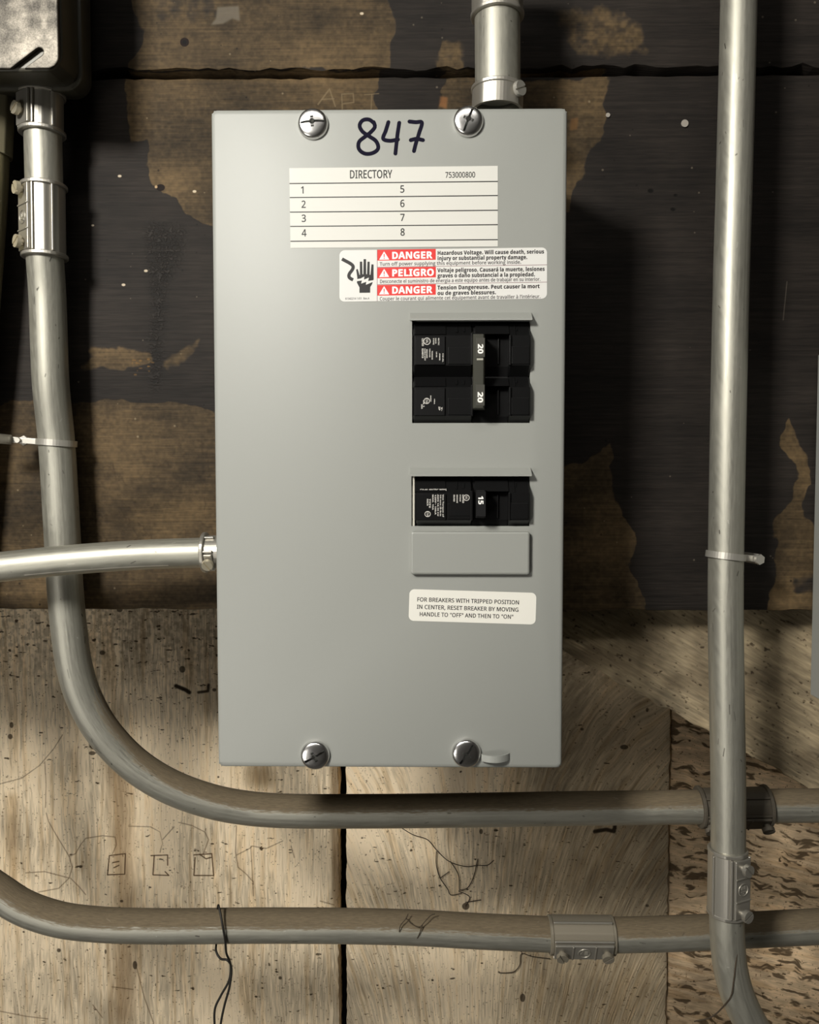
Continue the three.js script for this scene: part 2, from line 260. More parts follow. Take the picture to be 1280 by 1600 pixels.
// a work lamp hung left of the photographer; low and ceiling fill lights are added
function lamp(name, label, L, w, h, aim, glow) {
  const t = thing(name, label, 'lamp'); t.position.copy(L.at); t.lookAt(aim);
  const shell = [box(w + 0.03, 0.012, 0.05, 0.003).translate(0, h / 2 + 0.008, -0.02), box(w + 0.03, 0.012, 0.05, 0.003).translate(0, -h / 2 - 0.008, -0.02), box(0.012, h, 0.05, 0.003).translate(w / 2 + 0.008, 0, -0.02), box(0.012, h, 0.05, 0.003).translate(-w / 2 - 0.008, 0, -0.02), box(w + 0.03, h + 0.03, 0.01, 0.003).translate(0, 0, -0.045)];
  part('housing', merge(shell), std({ color: 0x30302e, roughness: 0.5, metalness: 0.4 }), t);
  part('diffuser', box(w, h, 0.006, 0.002), std({ color: 0xffffff, emissive: L.color, emissiveIntensity: glow, roughness: 0.6 }), t);
  const r = new THREE.RectAreaLight(L.color, L.power, w, h); r.position.set(0, 0, 0.006); r.rotation.y = Math.PI; r.name = 'light'; t.add(r);
  return t;
}
lamp('work_lamp', 'square grey work lamp hung left of the camera, facing the panel', KEY, KEY.size, KEY.size, KEY.aim, 4);
lamp('added_fill_lamp', 'added wide low fill light at the left, tilted up to the panel', LOW, LOW.w, LOW.h, LOW.aim, 3);  // unseen fill, added to lift the shaded boards from the lower left
lamp('added_ceiling_fill', 'added long fill light under the concrete ceiling', CEIL, CEIL.w, CEIL.h, CEIL.aim, 3);  // unseen fill, added mainly for reflections in the pipes

// ---------------------------------------------------------------- metals and paints
function speckle(w, h, base, amp, sx, sy, s = 0) {
  const A = new Uint8Array(w * h * 4);
  for (let y = 0; y < h; y++) for (let x = 0; x < w; x++) { const v = base + amp * (fbm(x * sx + s, y * sy, 4) - 0.5) * 2, i = (y * w + x) * 4; A[i] = A[i + 1] = A[i + 2] = Math.max(0, Math.min(255, v)); A[i + 3] = 255; }
  return dataTex(w, h, A);
}
const peel = speckle(512, 512, 128, 90, 0.08, 0.08);
Object.assign(M, {
  grey: std({ color: new THREE.Color(0.288, 0.295, 0.276), roughness: 0.46, metalness: 0.0, bumpMap: peel, bumpScale: 0.00003 }),
  chrome: std({ color: new THREE.Color(0.8, 0.79, 0.78), roughness: 0.24, metalness: 1 }),
  zinc: std({ color: new THREE.Color(0.42, 0.4, 0.355), roughness: 0.38, metalness: 0.75 }),
  zincDusty: std({ color: new THREE.Color(0.22, 0.195, 0.15), roughness: 0.62, metalness: 0.35 }),
  darkMetal: std({ color: new THREE.Color(0.085, 0.072, 0.054), roughness: 0.7, metalness: 0.2 }),  // dark dull metal of the coupling behind the right upright
  brass: std({ color: new THREE.Color(0.66, 0.6, 0.46), roughness: 0.4, metalness: 0.7 }),
  black: new THREE.MeshPhysicalMaterial({ color: new THREE.Color(0.006, 0.006, 0.0062), roughness: 0.32, specularIntensity: 0.45 }),
  blackMatt: std({ color: new THREE.Color(0.008, 0.008, 0.008), roughness: 0.6 }),
  oliveHandle: std({ color: new THREE.Color(0.03, 0.03, 0.021), roughness: 0.5 }),
  ink: new THREE.MeshPhysicalMaterial({ color: new THREE.Color(0.006, 0.005, 0.016), roughness: 0.8, specularIntensity: 0.25 }),
  wire: std({ color: new THREE.Color(0.02, 0.018, 0.015), roughness: 0.55, metalness: 0.3 }),
  thread: std({ color: new THREE.Color(0.05, 0.036, 0.022), roughness: 0.95 }),
  boxPaint: std({ color: new THREE.Color(0.05, 0.046, 0.032), roughness: 0.42, metalness: 0.15 }),
  olive: std({ color: new THREE.Color(0.2, 0.18, 0.115), roughness: 0.5, metalness: 0.3 }),
  bolt: std({ color: new THREE.Color(0.55, 0.53, 0.48), roughness: 0.42, metalness: 0.7 }),
});
M.black.side = THREE.DoubleSide;

// ---------------------------------------------------------------- the grey panel in the middle
const PW = 0.1735, PH = 0.3254, PC = V(0, 1.5, ZP);
const F = (px, py, dz = 0) => P(px, py, ZP + dz);
function roundedRect(x0, x1, y0, y1, r, Cls = THREE.Shape) {
  const s = new Cls(); s.moveTo(x0 + r, y0); s.lineTo(x1 - r, y0); s.absarc(x1 - r, y0 + r, r, -Math.PI / 2, 0); s.lineTo(x1, y1 - r); s.absarc(x1 - r, y1 - r, r, 0, Math.PI / 2); s.lineTo(x0 + r, y1); s.absarc(x0 + r, y1 - r, r, Math.PI / 2, Math.PI); s.lineTo(x0, y0 + r); s.absarc(x0 + r, y0 + r, r, Math.PI, 1.5 * Math.PI); return s;
}
const planarUV = (g, s) => { const p = g.attributes.position, uv = new Float32Array(p.count * 2); for (let i = 0; i < p.count; i++) { uv[2 * i] = p.getX(i) / s; uv[2 * i + 1] = p.getY(i) / s; } g.setAttribute('uv', new THREE.BufferAttribute(uv, 2)); return g; };
const panel = thing('breaker_panel', 'grey steel breaker panel with 847 marked on its cover, mounted on the timber wall', 'electrical panel');
const hole1 = { a: F(644, 661), b: F(829, 500) }, hole2 = { a: F(643, 822), b: F(828, 744) };
{
  const x0 = -PW / 2, x1 = PW / 2, y0 = 1.5 - PH / 2, y1 = 1.5 + PH / 2, bv = 0.002;
  const s = roundedRect(x0 + bv, x1 - bv, y0 + bv, y1 - bv, 0.0012);
  for (const h of [hole1, hole2]) s.holes.push(roundedRect(h.a.x, h.b.x, h.a.y, h.b.y, 0.0006, THREE.Path));
  const front = new THREE.ExtrudeGeometry(s, { depth: 0.0004, bevelEnabled: true, bevelThickness: bv, bevelSize: bv, bevelSegments: 6, curveSegments: 6 }).toNonIndexed();
  // the holes are punched, not rolled: put the bevel of their rims back to the hole's own outline
  const p = front.attributes.position;
  for (let i = 0; i < p.count; i++) for (const h of [hole1, hole2]) {
    const x = p.getX(i), y = p.getY(i), e = bv * 1.2;
    if (x > h.a.x - e && x < h.b.x + e && y > h.a.y - e && y < h.b.y + e) { p.setX(i, Math.min(h.b.x, Math.max(h.a.x, x < (h.a.x + h.b.x) / 2 ? h.a.x : h.b.x)) + (Math.abs(x - h.a.x) > e && Math.abs(x - h.b.x) > e ? 0 : 0)); p.setY(i, y < (h.a.y + h.b.y) / 2 ? h.a.y : h.b.y); }
  }
  front.computeVertexNormals();
  front.translate(0, 0, ZP - bv - 0.0004);
  const skirt = [];
  const t = 0.0014, sz0 = ZP - 0.016, sz1 = ZP - 0.0018;
  skirt.push(boxAt(x0, x0 + t, y0 + 0.001, y1 - 0.0012, sz0, sz1, 0.0003), boxAt(x1 - t, x1, y0 + 0.001, y1 - 0.0012, sz0, sz1, 0.0003), boxAt(x0 + 0.001, x1 - 0.001, y1 - t, y1, sz0, sz1, 0.0003), boxAt(x0 + 0.001, x1 - 0.001, y0, y0 + t, sz0, sz1, 0.0003));
  part('cover', planarUV(merge([toCreasedNormals(front, 0.6), ...skirt]), 0.12), M.grey, panel);
  const e = 0.0022, w = 0.0016, X0 = x0 + e, X1 = x1 - e, Y0 = y0 + e, Y1 = y1 - e, Z1 = ZP - 0.004;
  part('enclosure', planarUV(merge([boxAt(X0, X1, Y0, Y1, 0.001, 0.003, 0.0004), boxAt(X0, X0 + w, Y0, Y1, 0.002, Z1, 0.0004), boxAt(X1 - w, X1, Y0, Y1, 0.002, Z1, 0.0004), boxAt(X0, X1, Y0, Y0 + w, 0.002, Z1, 0.0004), boxAt(X0, X1, Y1 - w, Y1, 0.002, Z1, 0.0004)]), 0.12), M.grey, panel);
}
// raised lips left above the two breaker openings, and the plate that was never knocked out
function lip(px0, px1, pyTop, pyBot, out) {
  const a = F(px0, pyTop), b = F(px1, pyBot), s = new THREE.Shape();
  const yT = a.y, yB = F(px0, pyBot, out).y;
  s.moveTo(0, yT); s.lineTo(-out, yB + 0.0006); s.lineTo(-out, yB); s.lineTo(-out + 0.0012, yB); s.lineTo(0.001, yT - 0.0022);
  return new THREE.ExtrudeGeometry(s, { depth: b.x - a.x, bevelEnabled: true, bevelSize: 0.0002, bevelThickness: 0.0002, bevelSegments: 1 }).rotateY(Math.PI / 2).translate(a.x, 0, ZP);
}
part('knockout_lip', planarUV(lip(641, 830, 489.5, 500, 0.0046), 0.12), M.grey, panel);
part('knockout_lip', planarUV(lip(641, 829, 731.5, 743.5, 0.0046), 0.12), M.grey, panel);
{
  const a = F(642, 901, 0.003), b = F(827, 830, 0), h = 0.0034, s = roundedRect(a.x + 0.001, b.x - 0.001, a.y + 0.001, b.y - 0.002, 0.0004);
  part('knockout_plate', planarUV(new THREE.ExtrudeGeometry(s, { depth: h - 0.0012, bevelEnabled: true, bevelSize: 0.001, bevelThickness: 0.0012, bevelSegments: 2 }).translate(0, 0.001, ZP), 0.12), M.grey, panel);
}
part('lit_rim_strip', boxAt(hole2.a.x - 0.0004, hole2.a.x + 0.0017, hole2.a.y - 0.0005, hole2.b.y + 0.0003, ZP - 0.005, ZP - 0.0012, 0.0004), std({ color: new THREE.Color(0.62, 0.6, 0.52), roughness: 0.5 }), panel, 'added pale strip for the lit inner rim of the lower opening');  // light on the inner edge of the opening, put into a pale colour
{ // arched steel tab beside the lower right screw
  const a = F(752, 1180), b = F(797, 1180), L = b.x - a.x, s = new THREE.Shape(), up = 0.0052, t = 0.0011, n = 16;
  for (let i = 0; i <= n; i++) { const u = i / n; s[i ? 'lineTo' : 'moveTo'](u * L, up * Math.pow(Math.sin(Math.PI * (0.12 + 0.88 * u) * 0.999), 0.7)); }
  for (let i = n; i >= 0; i--) { const u = i / n; s.lineTo(u * L, up * Math.pow(Math.sin(Math.PI * (0.12 + 0.88 * u) * 0.999), 0.7) - t); }
  part('seal_tab', planarUV(new THREE.ExtrudeGeometry(s, { depth: 0.0034, bevelEnabled: false }).rotateX(Math.PI / 2).translate(a.x, a.y + 0.0012, ZP - 0.0002), 0.12), M.grey, panel);
}
// big round-headed cover screws with slotted recesses
const csg = new Evaluator(); csg.useGroups = false;
const screwHead = (() => {
  const r = 0.0074, h = 0.0042, pts = [[0.0001, h], [r * 0.35, h * 0.97], [r * 0.62, h * 0.86], [r * 0.84, h * 0.64], [r * 0.96, h * 0.38], [r, h * 0.14], [r * 0.99, 0], [0.0001, 0]].map(([x, y]) => new THREE.Vector2(x, y)).reverse();
  const dome = new Brush(new THREE.LatheGeometry(new THREE.SplineCurve(pts.slice(1)).getPoints(24).concat([]).map((v, i, A) => v), 48).rotateX(Math.PI / 2));
  const slot = new Brush(new THREE.BoxGeometry(r * 2.2, 0.0011, 0.0018)); slot.position.z = h - 0.0003; slot.updateMatrixWorld();
  const cross = new Brush(mergeGeometries([new THREE.BoxGeometry(0.0014, 0.0052, 0.004), new THREE.CylinderGeometry(0.0017, 0.0008, 0.004, 10).rotateX(Math.PI / 2)])); cross.position.z = h - 0.0008; cross.updateMatrixWorld();
  const solid = new Brush(mergeGeometries([dome.geometry]).clone());
  let g = csg.evaluate(dome, slot, SUBTRACTION); g = csg.evaluate(g, cross, SUBTRACTION);
  return toCreasedNormals(g.geometry, 0.6);
})();
for (const [x, y, a, l] of [[488.5, 192, 4, 0], [732, 188, 68, 0], [492, 1181, 30, 0], [729, 1178, 55, 0]]) {
  const c = F(x, y, 0.002), m = part('cover_screw', screwHead, M.chrome, panel, 'chrome screw'); m.position.set(c.x, c.y, ZP); m.rotation.z = a * Math.PI / 180;
}
// stickers
function sticker(name, corners, r, draw, tw, th, label, rough = 0.5) {
  const [tl, tr, br, bl] = corners.map((c) => F(c[0], c[1], 0.0003)), w = tl.distanceTo(tr), h = tl.distanceTo(bl);
  const s = roundedRect(0, w, 0, h, Math.max(0.0002, r));
  const g = new THREE.ExtrudeGeometry(s, { depth: 0.00012, bevelEnabled: false, curveSegments: 8 }), p = g.attributes.position, uv = new Float32Array(p.count * 2), q = V(0, 0, 0);
  for (let i = 0; i < p.count; i++) {
    const u = p.getX(i) / w, v = p.getY(i) / h; uv[2 * i] = u; uv[2 * i + 1] = v;
    q.copy(bl).multiplyScalar((1 - u) * (1 - v)).addScaledVector(br, u * (1 - v)).addScaledVector(tl, (1 - u) * v).addScaledVector(tr, u * v);
    p.setXYZ(i, q.x, q.y, ZP + 0.00005 + p.getZ(i));
  }
  g.setAttribute('uv', new THREE.BufferAttribute(uv, 2));
  const [c, ctx] = canvas(tw, th, '#d0cfc9'); draw(ctx, tw, th);
  return part(name, g, std({ map: canvasTex(c), roughness: rough }), panel, label);
}
function fit(g, text, x, y, w, size, font = 'sans-serif', weight = '', align = 'left') {
  g.font = `${weight} ${size}px ${font}`; g.textAlign = 'left'; g.textBaseline = 'alphabetic';
  const m = g.measureText(text).width; g.save(); g.translate(align === 'center' ? x - w / 2 : x, y); g.scale(w / m, 1); g.fillText(text, 0, 0); g.strokeStyle = g.fillStyle; g.lineWidth = size * 0.035; g.lineJoin = 'round'; g.strokeText(text, 0, 0); g.restore();
}
sticker('directory_label', [[452, 262.5], [778, 259], [778, 385], [454, 387.5]], 0.0002, (g, w, h) => {
  const sx = w / 326, sy = h / 126; g.fillStyle = '#100f0e';
  for (const y of [23.5, 45.5, 68.5, 91, 114.5]) g.fillRect(0, y * sy, w, 1.6 * sy);
  g.fillStyle = '#100f0e';
  fit(g, 'DIRECTORY', 94 * sx, 17 * sy, 67 * sx, 17 * sy); fit(g, '753000800', 244 * sx, 17.5 * sy, 47 * sx, 12 * sy);
  for (const [t, x, y] of [['1', 17, 40], ['2', 18, 62.5], ['3', 18, 84.5], ['4', 18, 107.5]]) fit(g, t, x * sx, y * sy, 7.6 * sx, 15.5 * sy);
  for (const [t, x, y] of [['5', 173, 40], ['6', 173, 62.5], ['7', 173, 84.5], ['8', 173, 107.5]]) fit(g, t, x * sx, y * sy, 7.6 * sx, 15.5 * sy);
}, 1630, 630, 'white directory label with eight numbered circuit rows');
sticker('danger_label', [[530.5, 391], [855, 386.5], [855, 466.5], [530.5, 471.5]], 0.0026, (g, w, h) => {
  const k = w / 325, x0 = 59.5; g.scale(k, k * (h / k / 80.5));
  g.fillStyle = '#d9d8d5'; g.fillRect(0, 0, 325, 81);
  g.fillStyle = '#6a3a44'; for (const y of [27, 54.2]) g.fillRect(x0, y, 265.5, 0.7); g.fillRect(x0 - 0.6, 0, 0.6, 81);
  const rows = [['DANGER', ['Hazardous Voltage. Will cause death, serious', 'injury or substantial property damage.'], 'Turn off power supplying this equipment before working inside.', [167, 141, 222]],
    ['PELIGRO', ['Voltaje peligroso. Causará la muerte, lesiones', 'graves o daño substancial a la propiedad.'], 'Desconecte el suministro de energia a este equipo antes de trabajar en su interior.', [168, 153, 252]],
    ['DANGER', ['Tension Dangereuse. Peut causer la mort', 'ou de graves blessures.'], 'Couper le courant qui alimente cet équipement avant de travailler à l’intérieur.', [160, 92, 252]]];
  rows.forEach(([word, big, small, wd], i) => {
    const y = i * 27.2 + 0.4;
    g.fillStyle = '#d6312f'; g.fillRect(x0, y + (i ? 0.4 : -1), 91.5, 16.6 + (i ? 0 : 1));
    g.fillStyle = '#f4f1ee'; g.beginPath(); g.moveTo(x0 + 10.5, y + 2.2); g.lineTo(x0 + 18.6, y + 15.2); g.lineTo(x0 + 2.6, y + 15.2); g.closePath(); g.fill();
    fit(g, word, x0 + 22, y + 14.2, word === 'PELIGRO' ? 67 : 64, 15, 'sans-serif', 'bold');
    g.fillStyle = '#d6312f'; g.fillRect(x0 + 9.8, y + 6.2, 1.5, 5); g.fillRect(x0 + 9.8, y + 12.2, 1.5, 1.6);
    g.fillStyle = '#151213'; fit(g, big[0], x0 + 94, y + 9, wd[0], 8.6, 'sans-serif', 'bold'); fit(g, big[1], x0 + 94, y + 17.4, wd[1], 8.6, 'sans-serif', 'bold');
    g.fillStyle = '#343031'; fit(g, small, x0 + 3.5, y + 24.6, wd[2], 7.4);
  });
  g.strokeStyle = '#131112'; g.lineWidth = 5.2; g.lineCap = 'butt'; g.lineJoin = 'round'; g.beginPath(); g.moveTo(4, 13.5); g.bezierCurveTo(13, 19, 22, 22, 21.5, 27); g.bezierCurveTo(20.5, 33, 14.5, 35, 14.8, 40.5); g.bezierCurveTo(15, 44, 19.5, 45.5, 21.5, 46.4); g.stroke();
  g.fillStyle = '#131112'; g.beginPath();                // raised hand struck by a spark
  for (const [i, p] of [[0, [28, 43]], [1, [26.2, 30.5]], [1, [28.6, 29.4]], [1, [31.5, 39]], [1, [32, 39]], [1, [32, 18.2]], [1, [35.6, 18.2]], [1, [36.2, 38]], [1, [37.4, 38]], [1, [37.9, 14.4]], [1, [41.6, 14.4]], [1, [42, 38]], [1, [43.2, 38]], [1, [44, 18.4]], [1, [47.4, 18.6]], [1, [47.4, 39]], [1, [48.6, 39]], [1, [50.2, 22.6]], [1, [53.4, 23]], [1, [53.6, 46]], [1, [51, 54]], [1, [48.4, 58]], [1, [48.2, 67]], [1, [31.4, 67]], [1, [31.4, 58.4]], [1, [27.4, 51]]].entries()) g[i ? 'lineTo' : 'moveTo'](...p[1]);
  g.closePath(); g.fill();
  g.fillStyle = '#d9d8d5'; g.beginPath(); [[24, 45.8], [33, 44.6], [39, 41.4], [38.6, 46.4], [46.2, 43.2], [45, 48.6], [54.6, 47.2], [54.4, 49.4], [41.4, 54.6], [42, 49.8], [34, 52.6], [35.2, 47.6], [25, 49]].forEach((p, i) => g[i ? 'lineTo' : 'moveTo'](...p)); g.closePath(); g.fill();
  g.fillStyle = '#3a3839'; fit(g, '61342214 1/01  Rev.A', 9, 77.5, 38, 4.4);
}, 1960, 490, 'white danger sticker with red panels in three languages and a hand struck by a spark', 0.4);
sticker('reset_label', [[640, 920.5], [838.5, 926.5], [837, 976], [638.5, 970]], 0.0026, (g, w, h) => {
  const k = w / 198; g.scale(k, h / 49.6); g.fillStyle = '#e2e0d8'; g.fillRect(0, 0, 198, 50); g.fillStyle = '#161412';
  fit(g, 'FOR BREAKERS WITH TRIPPED POSITION', 12, 18.8, 160, 8.6, 'sans-serif', '500'); fit(g, 'IN CENTER, RESET BREAKER BY MOVING', 12.2, 30.2, 159, 8.6, 'sans-serif', '500'); fit(g, 'HANDLE TO "OFF" AND THEN TO "ON"', 16.5, 41.6, 147, 8.6, 'sans-serif', '500');
}, 1188, 298, 'white reset instruction sticker');
// the number written on the cover with a marker
{
  const strokes = [[[584, 192], [577, 187], [567, 188], [562, 196], [566, 205], [577, 213], [588, 221], [591, 232], [583, 239], [570, 240], [561, 233], [561, 222], [570, 214], [580, 206], [586, 198], [584, 191]], [[607, 191], [603, 204], [599, 217], [609, 220], [622, 218]], [[624, 192], [621, 212], [618, 240]], [[640, 190], [650, 191], [659, 191], [655, 208], [650, 224], [647, 236]], [[642, 219], [651, 217], [661, 219]]];
  const gs = strokes.map((s) => { const c = new THREE.CatmullRomCurve3(s.map(([x, y]) => F(x, y, 0)), false, 'centripetal'), n = 60, list = []; const g = sweep(c.getPoints(40), 0.00095, { n, m: 12 }).geometry; for (const e of [s[0], s[s.length - 1]]) { const q = F(e[0], e[1]); list.push(new THREE.SphereGeometry(0.00095, 12, 8).translate(q.x, q.y, ZP)); } const m = merge([g, ...list]), p = m.attributes.position; for (let i = 0; i < p.count; i++) p.setZ(i, ZP + 0.00004 + (p.getZ(i) - ZP) * 0.05); return m; });
  const g = merge(gs); g.computeVertexNormals(); part('handwritten_number', g, M.ink, panel, 'number 847 in black marker');
}

// ---------------------------------------------------------------- circuit breakers
const prismX = (profile, x0, x1, bevel = 0.0004) => { const s = new THREE.Shape(profile.map(([y, z]) => new THREE.Vector2(-z, y))); return new THREE.ExtrudeGeometry(s, { depth: x1 - x0 - bevel * 2, bevelEnabled: true, bevelSize: bevel, bevelOffset: -bevel, bevelThickness: bevel, bevelSegments: 1 }).rotateY(Math.PI / 2).translate(x0 + bevel, 0, 0); };
function marks(g, rows) { for (const [t, x, y, w, s] of rows) { g.save(); g.translate(x, y); g.rotate(Math.PI / 2); fit(g, t, 0, 0, w, s, 'sans-serif', 'bold'); g.restore(); } }
function ring(g, x, y, r, t) { g.lineWidth = r * 0.24; g.beginPath(); g.arc(x, y, r, 0, 7); g.stroke(); g.save(); g.translate(x, y); g.rotate(Math.PI / 2); g.font = `bold ${r * 1.05}px sans-serif`; g.textAlign = 'center'; g.textBaseline = 'middle'; g.fillText(t, 0, 0); g.restore(); }
function printed(name, x0, x1, y0, y1, z, tw, th, draw, parent, bg = '#080809', ink = '#c9c6c0') {
  const [c, g] = canvas(tw, th, bg); g.fillStyle = g.strokeStyle = ink; draw(g, tw, th);
  const q = box(x1 - x0, y1 - y0, 0.0003, 0.0001, 1), p = q.attributes.position, uv = new Float32Array(p.count * 2);
  for (let i = 0; i < p.count; i++) { uv[2 * i] = p.getX(i) / (x1 - x0) + 0.5; uv[2 * i + 1] = p.getY(i) / (y1 - y0) + 0.5; }
  q.setAttribute('uv', new THREE.BufferAttribute(uv, 2)); q.translate((x0 + x1) / 2, (y0 + y1) / 2, z);
  return part(name, q, new THREE.MeshPhysicalMaterial({ map: canvasTex(c), roughness: 0.42, specularIntensity: 0.45 }), parent);
}
const ZF = ZP + 0.0042;                                   // the flat nose of a pole stands a little proud of the cover
const X = (px, dz = 0.004) => F(px, 600, dz).x, Y = (py, dz = 0.004) => F(740, py, dz).y;
// one pole's case: sloped shoulders above and below a flat nose, a recessed bay for the handle, framed fields
function poleCase(yT, yB, yn1, yn2, xl, xr) {
  const zb = 0.03, zs = ZP - 0.0016, prof = (z) => [[yB, zb], [yT, zb], [yT, zs], [yn1, z], [yn2, z], [yB, zs]].map(([y, q]) => [y, q]);
  const x1 = X(738), x2 = X(796), low = ZP - 0.0005;
  const list = [prismX(prof(ZF), xl, x1), prismX([[yB, zb], [yT, zb], [yT, zs], [yn1, low], [yn2, low], [yB, zs]], x1 - 0.0002, x2 + 0.0002), prismX(prof(ZF), x2, xr)];
  // raised fields and their borders
  const f = (a, b, c, d, dz) => list.push(boxAt(X(a), X(b), c, d, ZF - 0.001, ZF + dz, 0.0003));
  f(648, 696, yn2 + 0.0002, yn1 - 0.0004, 0.0006); f(700, 736, yn2 + 0.0005, lerp(yn1, yn2, 0.38), 0.0004); f(799, 827, yn2 + 0.0005, lerp(yn1, yn2, 0.36), 0.0004);
  // shoulder blocks along the top slope
  const sl = (a, b, t0, t1, h) => { const y0 = lerp(yT, yn1, t0), y1 = lerp(yT, yn1, t1), z0 = lerp(zs, ZF, t0), z1 = lerp(zs, ZF, t1); list.push(prismX([[y0, z0 - 0.001], [y0, z0 + h], [y1, z1 + h], [y1, z1 - 0.001]], X(a), X(b), 0.00015)); };
  sl(648, 697, 0.12, 0.92, 0.0006); sl(712, 716, 0.3, 0.75, 0.0005); sl(724, 727, 0.35, 0.7, 0.0005); sl(743, 796, 0.15, 0.9, 0.0006); sl(804, 806, 0.1, 0.95, 0.0005); sl(807, 809, 0.35, 0.6, 0.0007);
  // side walls of the handle bay
  list.push(boxAt(x1 - 0.0008, x1 + 0.0004, yn2, yn1 + 0.001, low - 0.002, ZF + 0.0014, 0.0003), boxAt(x2 - 0.0002, x2 + 0.0008, yn2, yn1, low - 0.002, ZF + 0.001, 0.0003));
  // ribs on the bottom of the bay
  list.push(boxAt(X(779), X(781), yn2 + 0.001, yn1 - 0.001, low - 0.001, low + 0.0012, 0.0003));
  return merge(list);
}
const bevelHandle = (x0, x1, y0, y1, z0, z1, lean) => { const s = new THREE.Shape(); s.moveTo(x0 + lean, z0); s.lineTo(x1 + lean * 0.3, z0); s.lineTo(x1 - 0.0012, z1 - 0.0006); s.lineTo(x1 - 0.0018, z1); s.lineTo(x0 + 0.0003, z1); s.lineTo(x0, z1 - 0.0005); return new THREE.ExtrudeGeometry(s, { depth: y1 - y0 - 0.0006, bevelEnabled: true, bevelSize: 0.0003, bevelOffset: -0.0003, bevelThickness: 0.0003, bevelSegments: 2 }).rotateX(-Math.PI / 2).scale(1, 1, -1).translate(0, y0 + 0.0003, 0); };
function flipFix(g) { g = g.index ? g.toNonIndexed() : g; const p = g.attributes.position.array; for (let i = 0; i < p.length; i += 9) for (let c = 0; c < 3; c++) { const t = p[i + 3 + c]; p[i + 3 + c] = p[i + 6 + c]; p[i + 6 + c] = t; } g.deleteAttribute('normal'); g.computeVertexNormals(); return g; }
{
  const t = thing('circuit_breaker', 'black double pole breaker with two tied handles marked 20, in the upper opening', 'circuit breaker');
  const xl = hole1.a.x + 0.0006, xr = hole1.b.x - 0.0004;
  part('case', poleCase(Y(503), Y(586), Y(524), Y(571), xl, xr), M.black, t);
  part('case', poleCase(Y(586.5), Y(660), Y(605), Y(650), xl, xr), M.black, t);
  const hz = ZP + 0.0125, hx0 = X(739, 0.0125), hx1 = X(761, 0.0125);
  const handle = part('handle', flipFix(bevelHandle(hx0, hx1, Y(638, 0.012), Y(522, 0.012), ZP - 0.001, hz, 0.001)), M.oliveHandle, t, 'tied pair of switch handles');
  for (const [a, b] of [[528, 558], [601, 634]]) printed('rating_plate', X(744, 0.0125), X(757.5, 0.0125), Y(b, 0.0125), Y(a, 0.0125), hz + 0.0001, 90, 200, (g) => { g.fillStyle = '#f2f0ea'; g.save(); g.translate(18, a < 560 ? 62 : 68); g.rotate(Math.PI / 2); fit(g, '20', 0, 0, 104, 76, 'sans-serif', 'bold'); g.restore(); }, handle, '#474641');
  part('rating_mark', boxAt(X(745, 0.0125), X(755, 0.0125), Y(563, 0.0125), Y(560, 0.0125), hz - 0.0002, hz + 0.0002, 0.0001), std({ color: 0xa8a69a, roughness: 0.5 }), handle);
  printed('print', X(650), X(695), Y(570), Y(527), ZF + 0.0007, 360, 340, (g) => {
    ring(g, 138, 52, 40, 'UL'); marks(g, [['LISTED', 74, 16, 96, 34], ['E24813', 74, 140, 120, 30]]);
    marks(g, [['CIRCUIT', 106, 140, 150, 22], ['BREAKER', 130, 150, 110, 22], ['120/240', 166, 140, 110, 20], ['TYPE', 212, 12, 84, 22], ['HACR', 240, 12, 70, 22], ['60/75C', 276, 12, 90, 22], ['TORQUE', 196, 170, 110, 20], ['LB-IN', 250, 180, 70, 20], ['AWG', 290, 200, 90, 20], ['CU-AL', 330, 200, 110, 22]]);
  }, t);
  printed('print', X(650), X(695), Y(649), Y(608), ZF + 0.0007, 360, 330, (g) => { ring(g, 136, 150, 34, 'CSA'); marks(g, [['LR 1', 90, 140, 90, 24], ['20A', 66, 190, 60, 26], ['240V', 180, 80, 80, 18], ['10kA', 226, 120, 70, 18], ['2P', 282, 220, 50, 30], ['V~', 312, 230, 46, 30]]); }, t);
  rebase(t);
}
